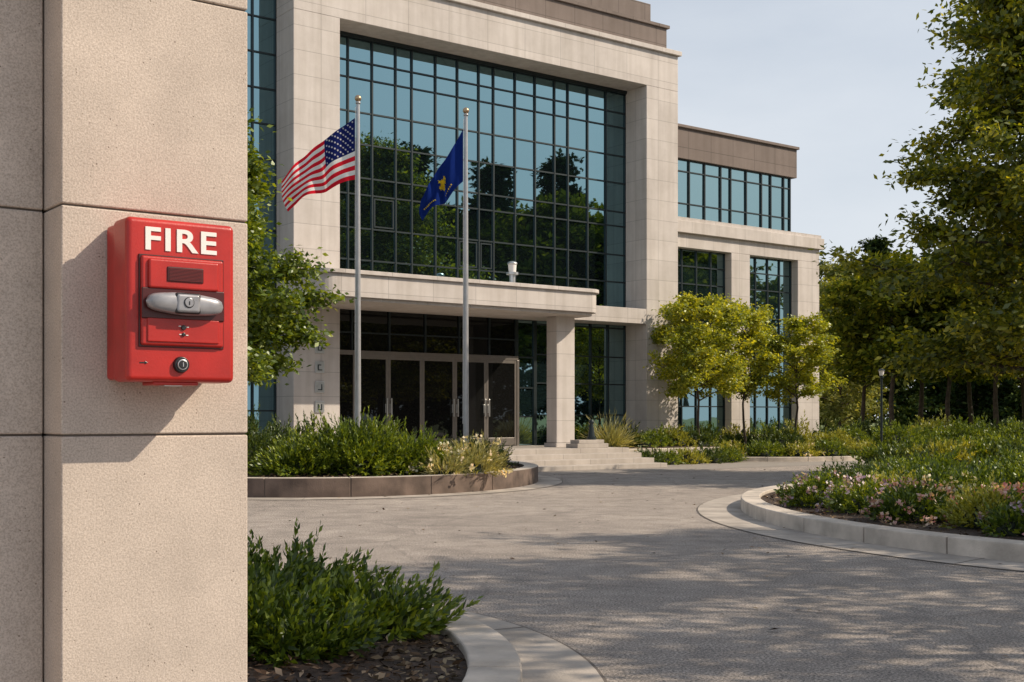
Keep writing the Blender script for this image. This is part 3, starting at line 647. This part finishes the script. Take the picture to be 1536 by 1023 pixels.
b=MB(); V=[];F=[]; nx=24; nr=16
for i in range(nx+1):
    s=-1+2*i/nx; hh=.0160*(1-abs(s)**7)**.5 if abs(s)<1 else 0.0006
    hh=max(hh,.0006)*(1+.12*math.cos(s*math.pi)); dd=.0135*(max(0,1-abs(s)**6))**.5+.0006
    for k in range(nr):
        a=2*math.pi*k/nr; ca=math.copysign(abs(math.cos(a))**.7,math.cos(a)); sa=math.copysign(abs(math.sin(a))**.7,math.sin(a))
        V.append((.757+s*.0635,1.874+dd*ca,1.5275+hh*sa-.002*s))
for i in range(nx):
    for k in range(nr): k2=(k+1)%nr; F.append((i*nr+k,i*nr+k2,(i+1)*nr+k2,(i+1)*nr+k))
b.add(V,F); b.build('pull_handle',FA,[M['grey_plastic']],smooth=True)
def disc(name,u,z,w0,w1,r,mat,n=28,r1=None):
    b=MB(); r1=r1 or r
    V=[(u+r*math.cos(2*math.pi*k/n),w1,z+r*math.sin(2*math.pi*k/n)) for k in range(n)]+[(u+r1*math.cos(2*math.pi*k/n),w0,z+r1*math.sin(2*math.pi*k/n)) for k in range(n)]
    b.add(V,[(k,(k+1)%n,n+(k+1)%n,n+k) for k in range(n)]+[tuple(range(n,2*n)),tuple(range(n-1,-1,-1))]); return b.build(name,FA,[mat],.0008)
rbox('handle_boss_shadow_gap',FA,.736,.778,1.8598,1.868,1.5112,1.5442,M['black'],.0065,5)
rbox('handle_boss',FA,.7375,.7765,1.8582,1.868,1.5127,1.5427,M['grey_plastic'],.006,5)
disc('handle_ring',.757,1.529,1.8570,1.859,.0085,M['black']); disc('handle_screw',.757,1.529,1.8562,1.8575,.0072,M['grey_plastic']); rbox('screw_slot',FA,.7562,.7578,1.8556,1.8566,1.525,1.531,M['black'],.0002,1)
disc('lock_bezel',.757,1.4325,1.886,1.893,.0135,M['black'],32,.012); disc('lock_cylinder',.757,1.4325,1.883,1.887,.0085,M['metal']); disc('lock_core',.757,1.4325,1.8818,1.8835,.0068,M['black']); rbox('keyway',FA,.7562,.7578,1.881,1.882,1.429,1.436,M['metal'],.0002,1)
disc('rivet',.757,1.491,1.879,1.882,.004,M['black']); disc('rivet_lower',.757,1.480,1.879,1.882,.003,M['black'])
for k,(du_,dz) in enumerate(((-.006,.002),(.007,.001),(-.005,-.011),(.006,-.012))): rbox('scratch_mark',FA,.757+du_-.002,.757+du_+.002,1.8805,1.8818,1.491+dz-.0008,1.491+dz+.0008,M['white'],.0003,1)
rbox('arrow_mark',FA,.690,.700,1.8912,1.8925,1.4335,1.4355,M['black'],.0003,1); disc('arrow_tip',.700,1.4345,1.8912,1.8925,.0035,M['black'],3)
rbox('bottom_tab',FA,.715,.79,1.90,1.95,1.400,1.4055,M['red'],.002,2)
rbox('bottom_clip',FA,.735,.765,1.905,1.93,1.3985,1.4005,M['metal'],.0005,1)
cu=bpy.data.curves.new('lettering','FONT'); cu.body='FIRE'; cu.size=.05; cu.extrude=.0008; cu.offset=.0011; cu.space_character=1.12
to=bpy.data.objects.new('lettering',cu); COL.objects.link(to); to.parent=FA; to.rotation_euler=(math.pi/2,0,0)
bpy.context.view_layer.update()
bb=[Vector(c) for c in to.bound_box]; x0=min(c.x for c in bb);x1=max(c.x for c in bb);y0=min(c.y for c in bb);y1=max(c.y for c in bb)
sx=.118/(x1-x0); sy=.036/(y1-y0); to.scale=(sx,sy,1); to.location=(.699-x0*sx,1.8912,1.6115-y0*sy)
cu.materials.append(M['white'])

# ------------------------------------------------------------------ light, sky, camera
EL=38.0
S=Vector((.785,-.03,.62)).normalized()
sd=bpy.data.lights.new('sun','SUN'); sd.energy=5.0; sd.angle=math.radians(.5); sd.color=(1.0,.86,.68)
so=bpy.data.objects.new('sun',sd); COL.objects.link(so); so.rotation_euler=S.to_track_quat('Z','Y').to_euler()
w=bpy.data.worlds.new('World'); scene.world=w; w.use_nodes=True; nt=w.node_tree; nt.nodes.clear()
out=nt.nodes.new('ShaderNodeOutputWorld'); bg=nt.nodes.new('ShaderNodeBackground'); bg.inputs[1].default_value=.115
sky=nt.nodes.new('ShaderNodeTexSky'); sky.sky_type='NISHITA'; sky.sun_disc=False; sky.sun_elevation=math.radians(EL); sky.sun_rotation=math.radians(92)
sky.air_density=1.0; sky.dust_density=2.0; sky.ozone_density=1.0
tc=nt.nodes.new('ShaderNodeTexCoord'); mp=nt.nodes.new('ShaderNodeMapping'); mp.inputs['Scale'].default_value=(1.2,1.2,3.5); nt.links.new(tc.outputs['Generated'],mp.inputs[0])
no=nt.nodes.new('ShaderNodeTexNoise'); no.inputs['Scale'].default_value=2.2; no.inputs['Detail'].default_value=7; no.inputs['Roughness'].default_value=.55; nt.links.new(mp.outputs[0],no.inputs['Vector'])
r=ramp(nt,[(.4,(0,0,0)),(.75,(1,1,1))]); nt.links.new(no.outputs[0],r.inputs[0])
sp=nt.nodes.new('ShaderNodeSeparateXYZ'); nt.links.new(tc.outputs['Generated'],sp.inputs[0])
mr=nt.nodes.new('ShaderNodeMapRange'); mr.inputs[1].default_value=0; mr.inputs[2].default_value=.6; mr.inputs[3].default_value=.95; mr.inputs[4].default_value=.30; nt.links.new(sp.outputs[2],mr.inputs[0])
ma=nt.nodes.new('ShaderNodeMath'); ma.operation='MULTIPLY_ADD'; ma.inputs[1].default_value=.22; nt.links.new(r.outputs[0],ma.inputs[0]); nt.links.new(mr.outputs[0],ma.inputs[2]); ma.use_clamp=True
c=mixc(nt,ma.outputs[0],sky.outputs[0],(6.9,7.3,7.8)); nt.links.new(c,bg.inputs[0]); nt.links.new(bg.outputs[0],out.inputs[0])
cd=bpy.data.cameras.new('camera'); cd.sensor_width=36; cd.lens=1856/1536*36; cd.shift_y=(625-511.5)/1536; cd.clip_end=2000; cd.clip_start=.05
co=bpy.data.objects.new('camera',cd); COL.objects.link(co); co.location=(0,0,1.35); co.rotation_euler=(math.pi/2,0,0); scene.camera=co
scene.view_settings.view_transform='Standard'; scene.view_settings.look='None'; scene.view_settings.exposure=0
